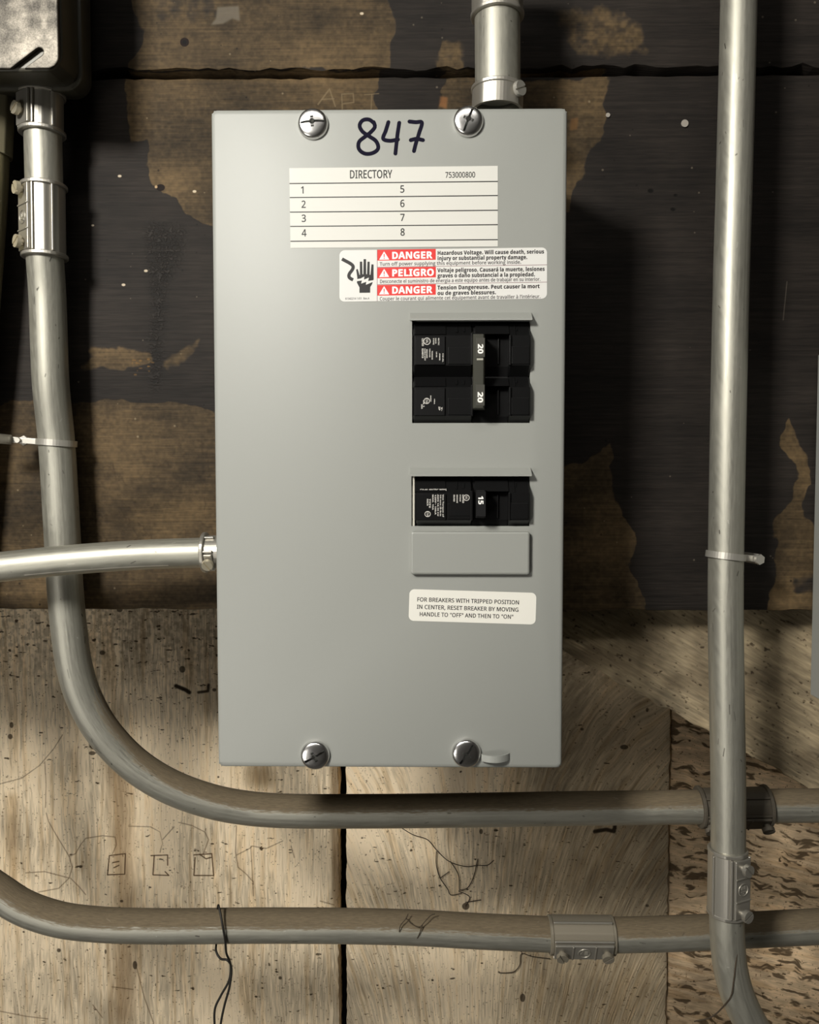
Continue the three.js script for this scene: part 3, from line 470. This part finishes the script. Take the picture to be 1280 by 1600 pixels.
{
  const t = thing('circuit_breaker', 'black single pole breaker with one handle marked 15, above the blank knockout plate', 'circuit breaker');
  const xl = hole2.a.x + 0.0024, xr = hole2.b.x - 0.0004;
  part('case', poleCase(Y(746), Y(822), Y(770), Y(813), xl, xr), M.black, t);
  const hz = ZP + 0.0105, hx0 = X(744, 0.0105), hx1 = X(764, 0.0105);
  const handle = part('handle', flipFix(bevelHandle(hx0, hx1, Y(809, 0.01), Y(766, 0.01), ZP - 0.001, hz, 0.001)), M.black, t, 'black switch handle');
  printed('rating_plate', X(745, 0.0105), X(760, 0.0105), Y(807, 0.0105), Y(768, 0.0105), hz + 0.0001, 100, 260, (g) => { g.fillStyle = '#f4f2ee'; g.save(); g.translate(22, 44); g.rotate(Math.PI / 2); fit(g, '15', 0, 0, 92, 72, 'sans-serif', 'bold'); g.restore(); }, handle, '#1b1b1c');
  printed('print', X(652), X(697), Y(812), Y(772), ZF + 0.0007, 360, 330, (g) => { marks(g, [['Use Torque of', 318, 4, 290, 24], ['1/4 turn: 25 lb-in', 286, 4, 280, 24], ['AWG 14-10 CU', 254, 4, 280, 24], ['120V~ 10kA', 222, 4, 260, 24], ['MAX. 15A', 190, 4, 200, 24], ['TYPE', 150, 60, 120, 26], ['HACR', 122, 60, 90, 26]]); ring(g, 132, 256, 34, 'CSA'); }, t);
  printed('print', X(704), X(736), Y(806), Y(772), ZF + 0.0005, 260, 280, (g) => { ring(g, 206, 46, 36, 'UL'); marks(g, [['LISTED', 154, 6, 110, 30], ['E10848', 120, 6, 90, 22], ['ISSUE', 80, 6, 110, 24], ['50/60', 40, 6, 90, 26]]); }, t);
  const pr = printed('print', X(656), X(699), Y(767.6), Y(763), ZP + 0.0036, 430, 50, (g) => { fit(g, 'CU-AL 60/75C WIRE', 4, 38, 420, 40, 'sans-serif', 'bold'); }, t);
  rebase(t);
}

// ---------------------------------------------------------------- conduits, couplings, connectors, straps
function pipeMat(curve, len, dustAmount, s, tint = [172, 170, 159], extra) {
  const w = Math.min(2048, Math.max(256, Math.round(len * 3200))), h = 256, C = new Uint8Array(w * h * 4), Q = new Uint8Array(w * h * 4);
  const [c, g] = canvas(w, h), R = (a) => a[0] + rnd() * (a[1] - a[0]);
  seed = 100 + s * 17;
  for (let i = 0; i < len * 220; i++) { const x = rnd() * w, y = rnd() * h, L = 3 + rnd() * 14, a = rnd() * 6; g.strokeStyle = rnd() < 0.7 ? `rgba(40,38,34,${0.25 + rnd() * 0.5})` : `rgba(230,228,220,${0.2 + rnd() * 0.4})`; g.lineWidth = 0.8 + rnd() * 1.6; g.beginPath(); g.moveTo(x, y); g.lineTo(x + Math.cos(a) * L, y + Math.sin(a) * L * 0.5); g.stroke(); }
  if (extra) extra(g, w, h);
  const O = g.getImageData(0, 0, w, h).data;
  for (let x = 0; x < w; x++) {
    const tt = curve.getTangentAt(x / w), zz = V(0, 0, 1).addScaledVector(tt, -tt.z).normalize(), ss = tt.clone().cross(zz);
    for (let y = 0; y < h; y++) {
      const a = y / h * 2 * Math.PI, up = zz.y * Math.cos(a) + ss.y * Math.sin(a), mu = x / w * len, i = (y * w + x) * 4, j = i;
      const ny = Math.cos(a) * 3, nx = Math.sin(a) * 3;
      const streak = fbm(mu * 26 + s, nx * 3 + ny * 2.2 + 9, 2), mot = fbm(mu * 300 + nx * 2, ny * 9 + nx * 9 + s, 3);
      const d = dustAmount * sm(0.22, 0.46, up + (mot - 0.5) * 0.28 + (streak - 0.5) * 0.2), v = (dustAmount ? 0.95 : 1) + 0.14 * (streak - 0.5) + 0.1 * (mot - 0.5), dv = 1 + 0.3 * (mot - 0.5);
      const al = O[j + 3] / 255;
      C[i] = lerp(lerp(tint[0] * v, 104 * dv, d), O[j], al * (1 - d * 0.6)); C[i + 1] = lerp(lerp(tint[1] * v, 92 * dv, d), O[j + 1], al * (1 - d * 0.6)); C[i + 2] = lerp(lerp(tint[2] * v, 73 * dv, d), O[j + 2], al * (1 - d * 0.6)); C[i + 3] = 255;
      Q[i] = 0; Q[i + 1] = lerp((dustAmount ? 134 : 124) + 50 * (mot - 0.5) + 30 * (streak - 0.5), 235, d); Q[i + 2] = lerp(190, 0, d); Q[i + 3] = 255;
    }
  }
  const q = dataTex(w, h, Q);
  return std({ map: dataTex(w, h, C, true), roughnessMap: q, metalnessMap: q, roughness: 1, metalness: 1 });
}
function conduit(label, pix, r, { dust = 0, s = 1, tint, extra, n, group } = {}) {
  const pts = pix.map(([x, y, z]) => P(x, y, z)), { geometry, curve } = sweep(pts, r, { n: n ?? (pts.length > 2 ? 160 : 24), m: 48 });
  const o = thing('conduit', label, 'conduit');
  if (group) o.userData.group = group;
  part('tube', geometry, pipeMat(curve, curve.getLength(), dust, s, tint, extra), o);
  rebase(o);
  return o;
}
// set-screw coupling or connector between two points: rims, ribbed body, flat stamped pad and slotted screws
function fitting(name, label, a, b, r, { angle = 0, screws = [0.2, 0.8], mat = M.zinc, screwMat = M.brass, rims = [0, 1], pad = true, screwR = 0.0036, proud = 0.003, category = 'conduit fitting', big = 1.26, padMat = null } = {}) {
  const o = thing(name, label, category), L = a.distanceTo(b), dir = b.clone().sub(a).normalize();
  const zz = V(0, 0, 1).addScaledVector(dir, -dir.z).normalize(), ss = dir.clone().cross(zz), Mx = new THREE.Matrix4().makeBasis(ss, dir, zz).setPosition(a);   // local y along the pipe, z towards the viewer
  const rb = r * 1.13, rr = r * big, T = 0.0022, prof = [];
  const V2 = (x, y) => new THREE.Vector2(x, y);
  prof.push(V2(r * 1.0, 0)); if (rims.includes(0)) prof.push(V2(rr - 0.0004, 0), V2(rr, 0.0004), V2(rr, T - 0.0004), V2(rr - 0.0004, T)); prof.push(V2(rb, rims.includes(0) ? T : 0), V2(rb, T + 0.0004), V2(rb, L - T - 0.0004), V2(rb, rims.includes(1) ? L - T : L)); if (rims.includes(1)) prof.push(V2(rr - 0.0004, L - T), V2(rr, L - T + 0.0004), V2(rr, L - 0.0004), V2(rr - 0.0004, L)); prof.push(V2(r * 1.0, L));
  const geo = [toCreasedNormals(new THREE.LatheGeometry(prof, 48), 0.5)];
  const put = (g, ang) => g.rotateY(ang), padGeo = padMat ? [] : geo;
  if (pad) {
    for (const k of [-0.62, 0.62, 1.5, -1.5]) padGeo.push(put(box(0.0013, L - 2 * T, 0.0022, 0.0004).translate(0, L / 2, rb + 0.0004), angle + k));
    padGeo.push(put(box(r * 1.16, L - 2.2 * T, 0.002, 0.0005).translate(0, L / 2, rb - 0.0002), angle));
    for (const k of [0.33, 0.67]) if (screws.length > 1) padGeo.push(put(box(r * 1.16, 0.0009, 0.0024, 0.0003).translate(0, L * k, rb + 0.0002), angle));
  }
  const body = merge(geo).applyMatrix4(Mx); part('body', body, mat, o);
  if (padMat) part('pad', merge(padGeo).applyMatrix4(Mx), padMat, o, 'bright metal pad');
  if (pad && screws.length > 1) {
    const stampMat = padMat ?? mat, st = [new THREE.TorusGeometry(r * 0.36, 0.00035, 8, 28).scale(1, 1, 1).translate(0, L / 2, rb + 0.0009)];
    for (const [x, y, w, h] of [[-0.12, 0.1, 0.05, 0.2], [0, 0.1, 0.05, 0.2], [0.12, 0.1, 0.05, 0.2], [0, -0.12, 0.34, 0.05], [0.08, -0.2, 0.2, 0.05]]) st.push(box(r * w, r * h, 0.0004, 0.0001, 1).translate(r * x, L / 2 + r * y, rb + 0.0009));
    part('stamp', merge(st.map((g) => put(g, angle))).applyMatrix4(Mx), stampMat, o);
  }
  screws.forEach((f, i) => {
    const head = new Brush(new THREE.CylinderGeometry(screwR, screwR * 1.03, 0.0024, 28).rotateX(Math.PI / 2)), slot = new Brush(new THREE.BoxGeometry(screwR * 2.4, 0.0009, 0.0016)); slot.rotation.z = [0.5, 2.3][i % 2]; slot.position.z = 0.0012; slot.updateMatrixWorld();
    const g = merge([toCreasedNormals(csg.evaluate(head, slot, SUBTRACTION).geometry, 0.6), new THREE.CylinderGeometry(screwR * 0.55, screwR * 0.55, proud + 0.003, 16).rotateX(Math.PI / 2).translate(0, 0, -(proud + 0.003) / 2)]);
    g.translate(0, L * f, rb + proud + 0.001).rotateY(angle).applyMatrix4(Mx);
    part('set_screw', g, screwMat, o);
  });
  rebase(o);
  return o;
}
const zA = 0.018, zB = 0.025, zM = 0, zN = -0.004, zR = 0.042;
const px2r = (w, z) => w / 2 * (camera.position.z - z) / FPX;
const rA = px2r(54, zA), rM = px2r(51.5, zM), rN = px2r(52.5, zN), rR = px2r(53, zR), rT = px2r(69, 0.048), rH = px2r(47, 0.052);

conduit('short clean galvanized conduit between the black junction box and the upper left coupling', [[67, 205, zB], [69, 293, zB]], rA, { s: 2 });
fitting('conduit_connector', 'zinc connector under the black junction box', P(66, 211, zB), P(65.5, 146, zB), rA, { angle: -0.62, screws: [0.42], rims: [0, 1] });
fitting('conduit_coupling', 'zinc set-screw coupling on the upright conduit at left, two brass slotted screws', P(70, 404, zB), P(68.5, 289, zB), rA, { angle: -0.72, screws: [0.16, 0.87] });
const scratch = (g, w, h) => { g.strokeStyle = 'rgba(45,42,38,0.85)'; g.lineWidth = 2; for (const u of [0.305, 0.325, 0.335, 0.345]) { g.beginPath(); g.moveTo(u * w, 0.02 * h); g.lineTo(u * w, 0.14 * h); g.stroke(); } g.fillStyle = 'rgba(60,56,50,0.8)'; g.font = 'bold 13px monospace'; };
conduit('galvanized conduit bending from upright at left to level below the grey panel, dusty on top', [[70, 400, zB], [74, 460, zB - 0.003], [79.5, 600, zA + 0.003], [88.5, 690, zA], [97, 830, zA], [102, 920, zA], [108, 985, zA], [115, 1035, zA], [129, 1084, zA - 0.001], [157, 1137, zA - 0.003], [205, 1190, zA - 0.007], [262, 1227, zA - 0.011], [330, 1252, zA - 0.015], [390, 1263, zA - 0.018], [450, 1267, zM], [540, 1267.5, zM], [640, 1267, zM], [750, 1265.5, zM], [900, 1263, zM], [1000, 1262, zM], [1110, 1260.5, zM]], rA, { dust: 1, s: 3, n: 260 });
fitting('conduit_coupling', 'dark coupling on the level conduit behind the right upright conduit', P(1091, 1261, zM), P(1200, 1259, zM), rM, { angle: 0.75, screws: [0.1, 0.9], mat: M.darkMetal, screwMat: M.darkMetal });
conduit('short level conduit running to the right edge past the dark coupling', [[1190, 1259.5, zM], [1900, 1250, zM]], rM, { dust: 1, s: 4 });
conduit('lowest level conduit sweeping down from the left edge with a wire tied on it', [[-260, 700, zN], [-230, 1000, zN], [-200, 1180, zN], [-150, 1270, zN], [-90, 1330, zN], [-45, 1364, zN], [0, 1395, zN], [35, 1417, zN], [90, 1436, zN], [150, 1444, zN], [240, 1447, zN], [400, 1446, zN], [530, 1446.5, zN], [640, 1449, zN], [750, 1455, zN], [862, 1460, zN]], rN, { dust: 1, s: 5, n: 220 });
fitting('conduit_coupling', 'dusty zinc coupling on the lowest level conduit right of centre', P(857, 1460.5, zN), P(959, 1461.5, zN), rN, { angle: 0.42, screws: [0.16, 0.84], mat: M.zincDusty, screwMat: M.zincDusty, padMat: M.zinc, big: 1.13 });
conduit('lowest level conduit from the dusty coupling to the right edge', [[952, 1461, zN], [1040, 1459, zN], [1150, 1454, zN], [1290, 1447, zN], [1420, 1440, zN], [1900, 1425, zN]], rN, { dust: 1, s: 6 });
conduit('long bright upright conduit at the right of the grey panel', [[1168, -700, zR], [1156, -110, zR], [1154.5, 0, zR], [1147, 300, zR], [1143, 430, zR], [1134.5, 860, zR], [1134, 960, zR], [1136, 1100, zR], [1138, 1220, zR], [1138, 1335, zR]], rR, { s: 7, n: 200 });
fitting('conduit_coupling', 'zinc coupling low on the right upright conduit, stamped pad between two screws', P(1136, 1427, zR), P(1137.5, 1325, zR), rR, { angle: 0.45, screws: [0.14, 0.82], screwR: 0.0034, big: 1.16, mat: M.zinc, screwMat: M.zinc });
conduit('conduit bend leaving the bottom right corner under the stamped coupling', [[1135.5, 1418, zR], [1137, 1470, zR], [1142, 1515, zR], [1153, 1555, zR], [1175, 1602, zR], [1215, 1660, zR], [1270, 1710, zR], [1340, 1745, zR], [1600, 1790, zR]], rR, { s: 8 });
conduit('thin conduit entering the left side of the grey panel', [[-900, 920, 0.06], [-400, 908, 0.06], [-140, 897, 0.058], [-60, 892.5, 0.058], [0, 886, 0.057], [60, 879.5, 0.056], [100, 875.5, 0.055], [150, 871.5, 0.054], [200, 868, 0.053], [250, 865.5, 0.052], [328, 863, 0.052]], rH, { s: 9, extra: (g, w, h) => { g.strokeStyle = 'rgba(250,246,236,1)'; g.lineWidth = 3; g.beginPath(); g.moveTo(0.77 * w, h * 0.115); g.lineTo(0.95 * w, h * 0.13); g.stroke(); } });
fitting('conduit_connector', 'zinc connector where the thin conduit meets the panel side', P(318, 863.3, 0.052), P(345, 862.6, 0.052), rH, { angle: 0.5, screws: [0.5], rims: [0], big: 1.36, screwR: 0.003, proud: 0.002 });
fitting('conduit_connector', 'zinc connector with a slotted screw on top of the grey panel', P(778, 137.5, 0.048), P(777, 174, 0.048), rT, { angle: -0.72, screws: [0.45], rims: [0], big: 1.18, pad: false, screwR: 0.0038, proud: 0.0012, screwMat: M.bolt });
conduit('wide short conduit rising from the top of the grey panel', [[778, 150, 0.048], [777, 5, 0.048]], rT, { s: 10 });
fitting('conduit_coupling', 'wide zinc coupling at the top edge above the grey panel', P(777.3, 28, 0.048), P(776.5, -92, 0.048), rT, { angle: 0.8, screws: [0.24, 0.8], rims: [0, 1], big: 1.18, pad: false, screwR: 0.004, proud: 0.0012 });
conduit('olive painted conduit running down the left edge', [[-10, 130, 0.02], [-14, 250, 0.02], [-18, 330, 0.02], [-29, 480, 0.02], [-42, 620, 0.02], [-80, 1100, 0.02], [-100, 1400, 0.02]], px2r(52, 0.02), { s: 11, tint: [136, 129, 100] });
fitting('conduit_coupling', 'olive painted coupling at the left edge beside the black junction box', P(-13, 243, 0.02), P(-8, 120, 0.02), px2r(52, 0.02), { angle: -0.9, screws: [], rims: [], pad: false, mat: M.olive });

// straps: a thin steel band looped round the pipe with its two ears drawn together by a bolt
function strap(label, c, r, side, tilt, earL) {
  const o = thing('conduit_strap', label, 'conduit strap'), t = 0.0013, wd = 0.0036, s = new THREE.Shape(), n = 40;
  const g0 = 0.16;                                        // the loop opens towards the ears
  const ang = (k) => (g0 + (2 * Math.PI - 2 * g0) * k);
  s.moveTo((r + t) * Math.cos(ang(0)) , (r + t) * Math.sin(ang(0)));
  for (let i = 1; i <= n; i++) s.lineTo((r + t) * Math.cos(ang(i / n)), (r + t) * Math.sin(ang(i / n)));
  for (let i = n; i >= 0; i--) s.lineTo((r + 0.0001) * Math.cos(ang(i / n)), (r + 0.0001) * Math.sin(ang(i / n)));
  const loop = new THREE.ExtrudeGeometry(s, { depth: wd, bevelEnabled: false, curveSegments: 4 }).translate(0, 0, -wd / 2).rotateX(Math.PI / 2);   // ring in the x-z plane
  const ear = (z) => box(earL, wd, t, 0.0004).translate(r + earL / 2 - 0.001, 0, z);
  const M4 = new THREE.Matrix4().makeRotationFromEuler(new THREE.Euler(tilt[0], tilt[1], tilt[2])); const flip = side < 0 ? Math.PI : 0;
  const tr = (g) => g.rotateY(flip).applyMatrix4(M4).translate(c.x, c.y, c.z);
  part('band', tr(loop), M.bolt, o);
  part('ear', tr(ear(r * 0.17)), M.bolt, o); part('ear', tr(ear(-r * 0.17)), M.bolt, o);
  part('bolt', tr(merge([new THREE.CylinderGeometry(0.0016, 0.0016, r * 0.9, 12).rotateX(Math.PI / 2), new THREE.CylinderGeometry(0.003, 0.003, 0.002, 6).rotateX(Math.PI / 2).translate(0, 0, r * 0.42)]).translate(r + earL * 0.66, 0, 0)), M.bolt, o);
  // the foot that is nailed to the timber
  part('foot', tr(merge([box(t, wd * 1.6, c.z - r * 0.2, 0.0004).translate(r + earL - 0.001, 0, -(c.z) / 2 - r * 0.1), box(0.012, wd * 1.6, t, 0.0004).translate(r + earL + 0.004, 0, -c.z + t / 2 + 0.0005)])), M.bolt, o);
  rebase(o);
  return o;
}
strap('zinc strap clamping the left upright conduit, ears to its left', P(88.5, 692, zA), rA, -1, [0.0, 0, -0.07], 0.017);
strap('zinc strap clamping the right upright conduit, ears to its right', P(1134.3, 868, zR), rR, 1, [0.0, 0.25, -0.12], 0.014);

// ---------------------------------------------------------------- black junction box at the upper left
{
  const o = thing('junction_box', 'black painted junction box with a worn steel cover at the upper left', 'junction box');
  const zf = 0.064, zk = 0.013, a = P(98, 112, zf), w = 0.115, h = 0.115, x1 = a.x, y0 = a.y, x0 = x1 - w, y1 = y0 + h;
  const back = P(139, 151, zk), kx = (x1 - back.x) / (x1 - x0), ky = (back.y - y0) / (y1 - y0);      // cast with drafted sides, narrower at the back
  const draft = (g) => { const p = g.attributes.position; for (let i = 0; i < p.count; i++) { const t = (zf - p.getZ(i)) / (zf - zk); p.setX(i, x0 + (p.getX(i) - x0) * (1 - t * kx)); p.setY(i, y1 - (y1 - p.getY(i)) * (1 - t * ky)); } g = toCreasedNormals(g, 0.6); return g; };
  const shape = roundedRect(x0 + 0.002, x1 - 0.002, y0 + 0.002, y1 - 0.002, 0.008);
  part('body', draft(new THREE.ExtrudeGeometry(shape, { depth: zf - zk - 0.004, bevelEnabled: true, bevelSize: 0.002, bevelThickness: 0.002, bevelSegments: 4, curveSegments: 10 }).translate(0, 0, zk + 0.002)), M.boxPaint, o);
  const fl = roundedRect(x0 - 0.001, x1 + 0.001, y0 - 0.001, y1 + 0.001, 0.009);
  part('back_flange', draft(new THREE.ExtrudeGeometry(fl, { depth: 0.018, bevelEnabled: true, bevelSize: 0.0012, bevelThickness: 0.0012, bevelSegments: 3, curveSegments: 10 }).translate(0, 0, zk + 0.0015)), M.boxPaint, o);
  part('spacer', boxAt(x0 + 0.02, x1 - 0.022, y0 + 0.022, y1 - 0.02, 0.0005, zk + 0.004, 0.002), M.backing, o);
  const b = P(92, 106.5, zf + 0.003), yT = y1 - 0.002, xL = x0 + 0.003, R = 0.0062, cs = new THREE.Shape();
  const p1 = P(27, 107, zf + 0.003), p2 = P(61, 81, zf + 0.003), d = p2.clone().sub(p1).normalize(), n = V(-d.y, d.x, 0), r = 0.0022;   // keyhole slot open to the lower edge
  const foot = (k) => { const q = p2.clone().addScaledVector(n, r * k); return q.addScaledVector(d, (b.y - q.y) / d.y); }, a0 = Math.atan2(n.y, n.x);
  cs.moveTo(xL, b.y); cs.lineTo(foot(1).x, b.y); cs.lineTo(p2.x + n.x * r, p2.y + n.y * r); cs.absarc(p2.x, p2.y, r, a0, a0 - Math.PI, true); cs.lineTo(foot(-1).x, b.y);
  cs.lineTo(b.x - R, b.y); cs.absarc(b.x - R, b.y + R, R, -Math.PI / 2, 0, false); cs.lineTo(b.x, yT); cs.lineTo(xL, yT);
  const wear = (() => { const A = new Uint8Array(256 * 256 * 4); for (let y = 0; y < 256; y++) for (let x = 0; x < 256; x++) { const v = fbm(x * 0.03, y * 0.03, 4), f = noise(x * 0.5, y * 0.5), s = 0.62 + 0.7 * (v - 0.5) + 0.2 * (f - 0.5), i = (y * 256 + x) * 4; A[i] = 136 * s; A[i + 1] = 130 * s; A[i + 2] = 120 * s; A[i + 3] = 255; } return dataTex(256, 256, A, true); })();
  part('cover_plate', planarUV(new THREE.ExtrudeGeometry(cs, { depth: 0.0012, bevelEnabled: true, bevelSize: 0.0006, bevelThickness: 0.0004, bevelOffset: -0.0006, bevelSegments: 2, curveSegments: 10 }).translate(0, 0, zf + 0.0016), 0.06), std({ map: wear, roughness: 0.42, metalness: 0.85 }), o, 'worn bare steel cover with an open slot');
  rebase(o);
}
// ---------------------------------------------------------------- grey box cut by the right edge
{
  const o = thing('electrical_box', 'grey painted electrical box cut off by the right edge', 'electrical box');
  const a = P(1277, 548, 0.003), b = P(1272.5, 1092, 0.003), x0 = (a.x + b.x) / 2, w = 0.12;
  part('cover', planarUV(new THREE.ExtrudeGeometry(roundedRect(x0 + 0.001, x0 + w, b.y, a.y, 0.001), { depth: 0.012, bevelEnabled: true, bevelSize: 0.001, bevelThickness: 0.001, bevelSegments: 3 }).translate(0, 0, 0.072), 0.12), M.grey, o);
  part('enclosure', boxAt(x0 - 0.0002, x0 + w - 0.002, b.y + 0.002, a.y - 0.002, 0.001, 0.073, 0.001), M.grey, o);
  rebase(o);
}
// ---------------------------------------------------------------- tie wire, threads and specks
const thin = (pts, r, n = 60) => sweep(pts, r, { n, m: 8 }).geometry;
{
  const o = thing('tie_wire', 'black tie wire hooked over the lowest level conduit with its ends hanging twisted', 'wire'), zf = zN + rN + 0.0012, r = 0.00072;
  part('strand', thin([P(340, 1420, zN - 0.002), P(341.5, 1415, zN + 0.005), P(344, 1425, zN + 0.0085), P(348, 1447, zf + 0.0006), P(352, 1470, zN + 0.0115), P(354, 1490, zN + 0.006), P(360, 1506, zN + 0.004), P(358.5, 1530, zN + 0.004), P(345, 1556, zN + 0.003), P(336, 1576, zN + 0.003), P(336, 1615, zN + 0.003), P(337, 1650, zN + 0.003)], r, 120), M.wire, o);
  part('strand', thin([P(340, 1421, zN - 0.004), P(339, 1447, zN - rN - 0.001), P(338, 1474, zN - 0.004), P(338, 1487, zN + 0.001), P(345, 1498, zN + 0.0045), P(355, 1500, zN + 0.007), P(361, 1509, zN + 0.0062), P(359, 1540, zN + 0.006), P(351, 1570, zN + 0.005), P(345, 1600, zN + 0.005), P(342, 1650, zN + 0.005)], r, 120), M.wire, o);
  rebase(o);
}
function threads(label, z, lines, r = 0.0004) {
  const o = thing('root_thread', label, 'dry root');
  part('strand', merge(lines.map((l) => thin(l.map(([x, y, dz = 0]) => P(x, y, z + dz)), r, 40))), M.thread, o); o.userData.kind = 'stuff';
  rebase(o);
}
threads('tangle of dark root threads on the middle board below the level conduit', ZL + 0.0015, [[[622, 1290], [645, 1304], [668, 1312], [682, 1328], [702, 1346], [730, 1354], [746, 1352], [762, 1352], [772, 1344]], [[682, 1330], [682, 1352], [688, 1372], [700, 1390], [704, 1398], [722, 1396]], [[728, 1416], [734, 1402], [726, 1396], [716, 1392], [730, 1388], [740, 1370], [744, 1354], [747, 1342]], [[688, 1372], [702, 1362]], [[728, 1410], [752, 1406]], [[704, 1346], [716, 1366], [718, 1390]]]);
threads('bent dark thread lying on the lowest level conduit at the centre', zN + rN + 0.0006, [[[624, 1456, 0], [626, 1446, 0.0003], [634, 1436, -0.001], [638, 1428, -0.003]], [[634, 1434, -0.002], [644, 1444, 0], [656, 1448, 0.0003], [664, 1440, 0], [674, 1430, -0.003], [680, 1428, -0.0035]], [[660, 1446, 0], [655, 1460, 0.0003], [650, 1470, -0.002]]], 0.0003);
threads('thread with a speck on its end hanging under the lowest level conduit', ZL + 0.0015, [[[860, 1498], [830, 1494], [815, 1490], [812, 1508], [804, 1518], [792, 1520], [780, 1520]], [[815, 1488], [804, 1474], [800, 1468]]]);
threads('long dark thread running down the conduit bend at the bottom right', zR + rR + 0.0004, [[[1160, 1432, -0.004], [1158, 1460, -0.003], [1152, 1490, -0.001], [1147, 1530, 0], [1143, 1555, -0.0005], [1136, 1566, -0.004], [1110, 1590, -0.016], [1085, 1596, -0.02]]], 0.0004);
// pale nail heads in the dark timber
for (const [x, y, r, l] of [[1070, 193, 0.0022, 'pale nail head in the dark plank beside the right upright conduit'], [950, 180, 0.0013, 'small pale nail head in the dark plank right of the grey panel']]) {
  const p = P(x, y, 0.0006), o = thing('nail', l, 'nail');
  part('head', new THREE.CylinderGeometry(r, r * 0.9, 0.0012, 14).rotateX(Math.PI / 2).translate(p.x, p.y, 0.0004), std({ color: new THREE.Color(0.34, 0.31, 0.27), roughness: 0.6, metalness: 0.2 }), o);
  rebase(o);
}
rebase(panel);
scene.traverse((o) => { if (o.isRectAreaLight) return; if (o.isLight) o.castShadow = true; });
renderer.render(scene, camera);
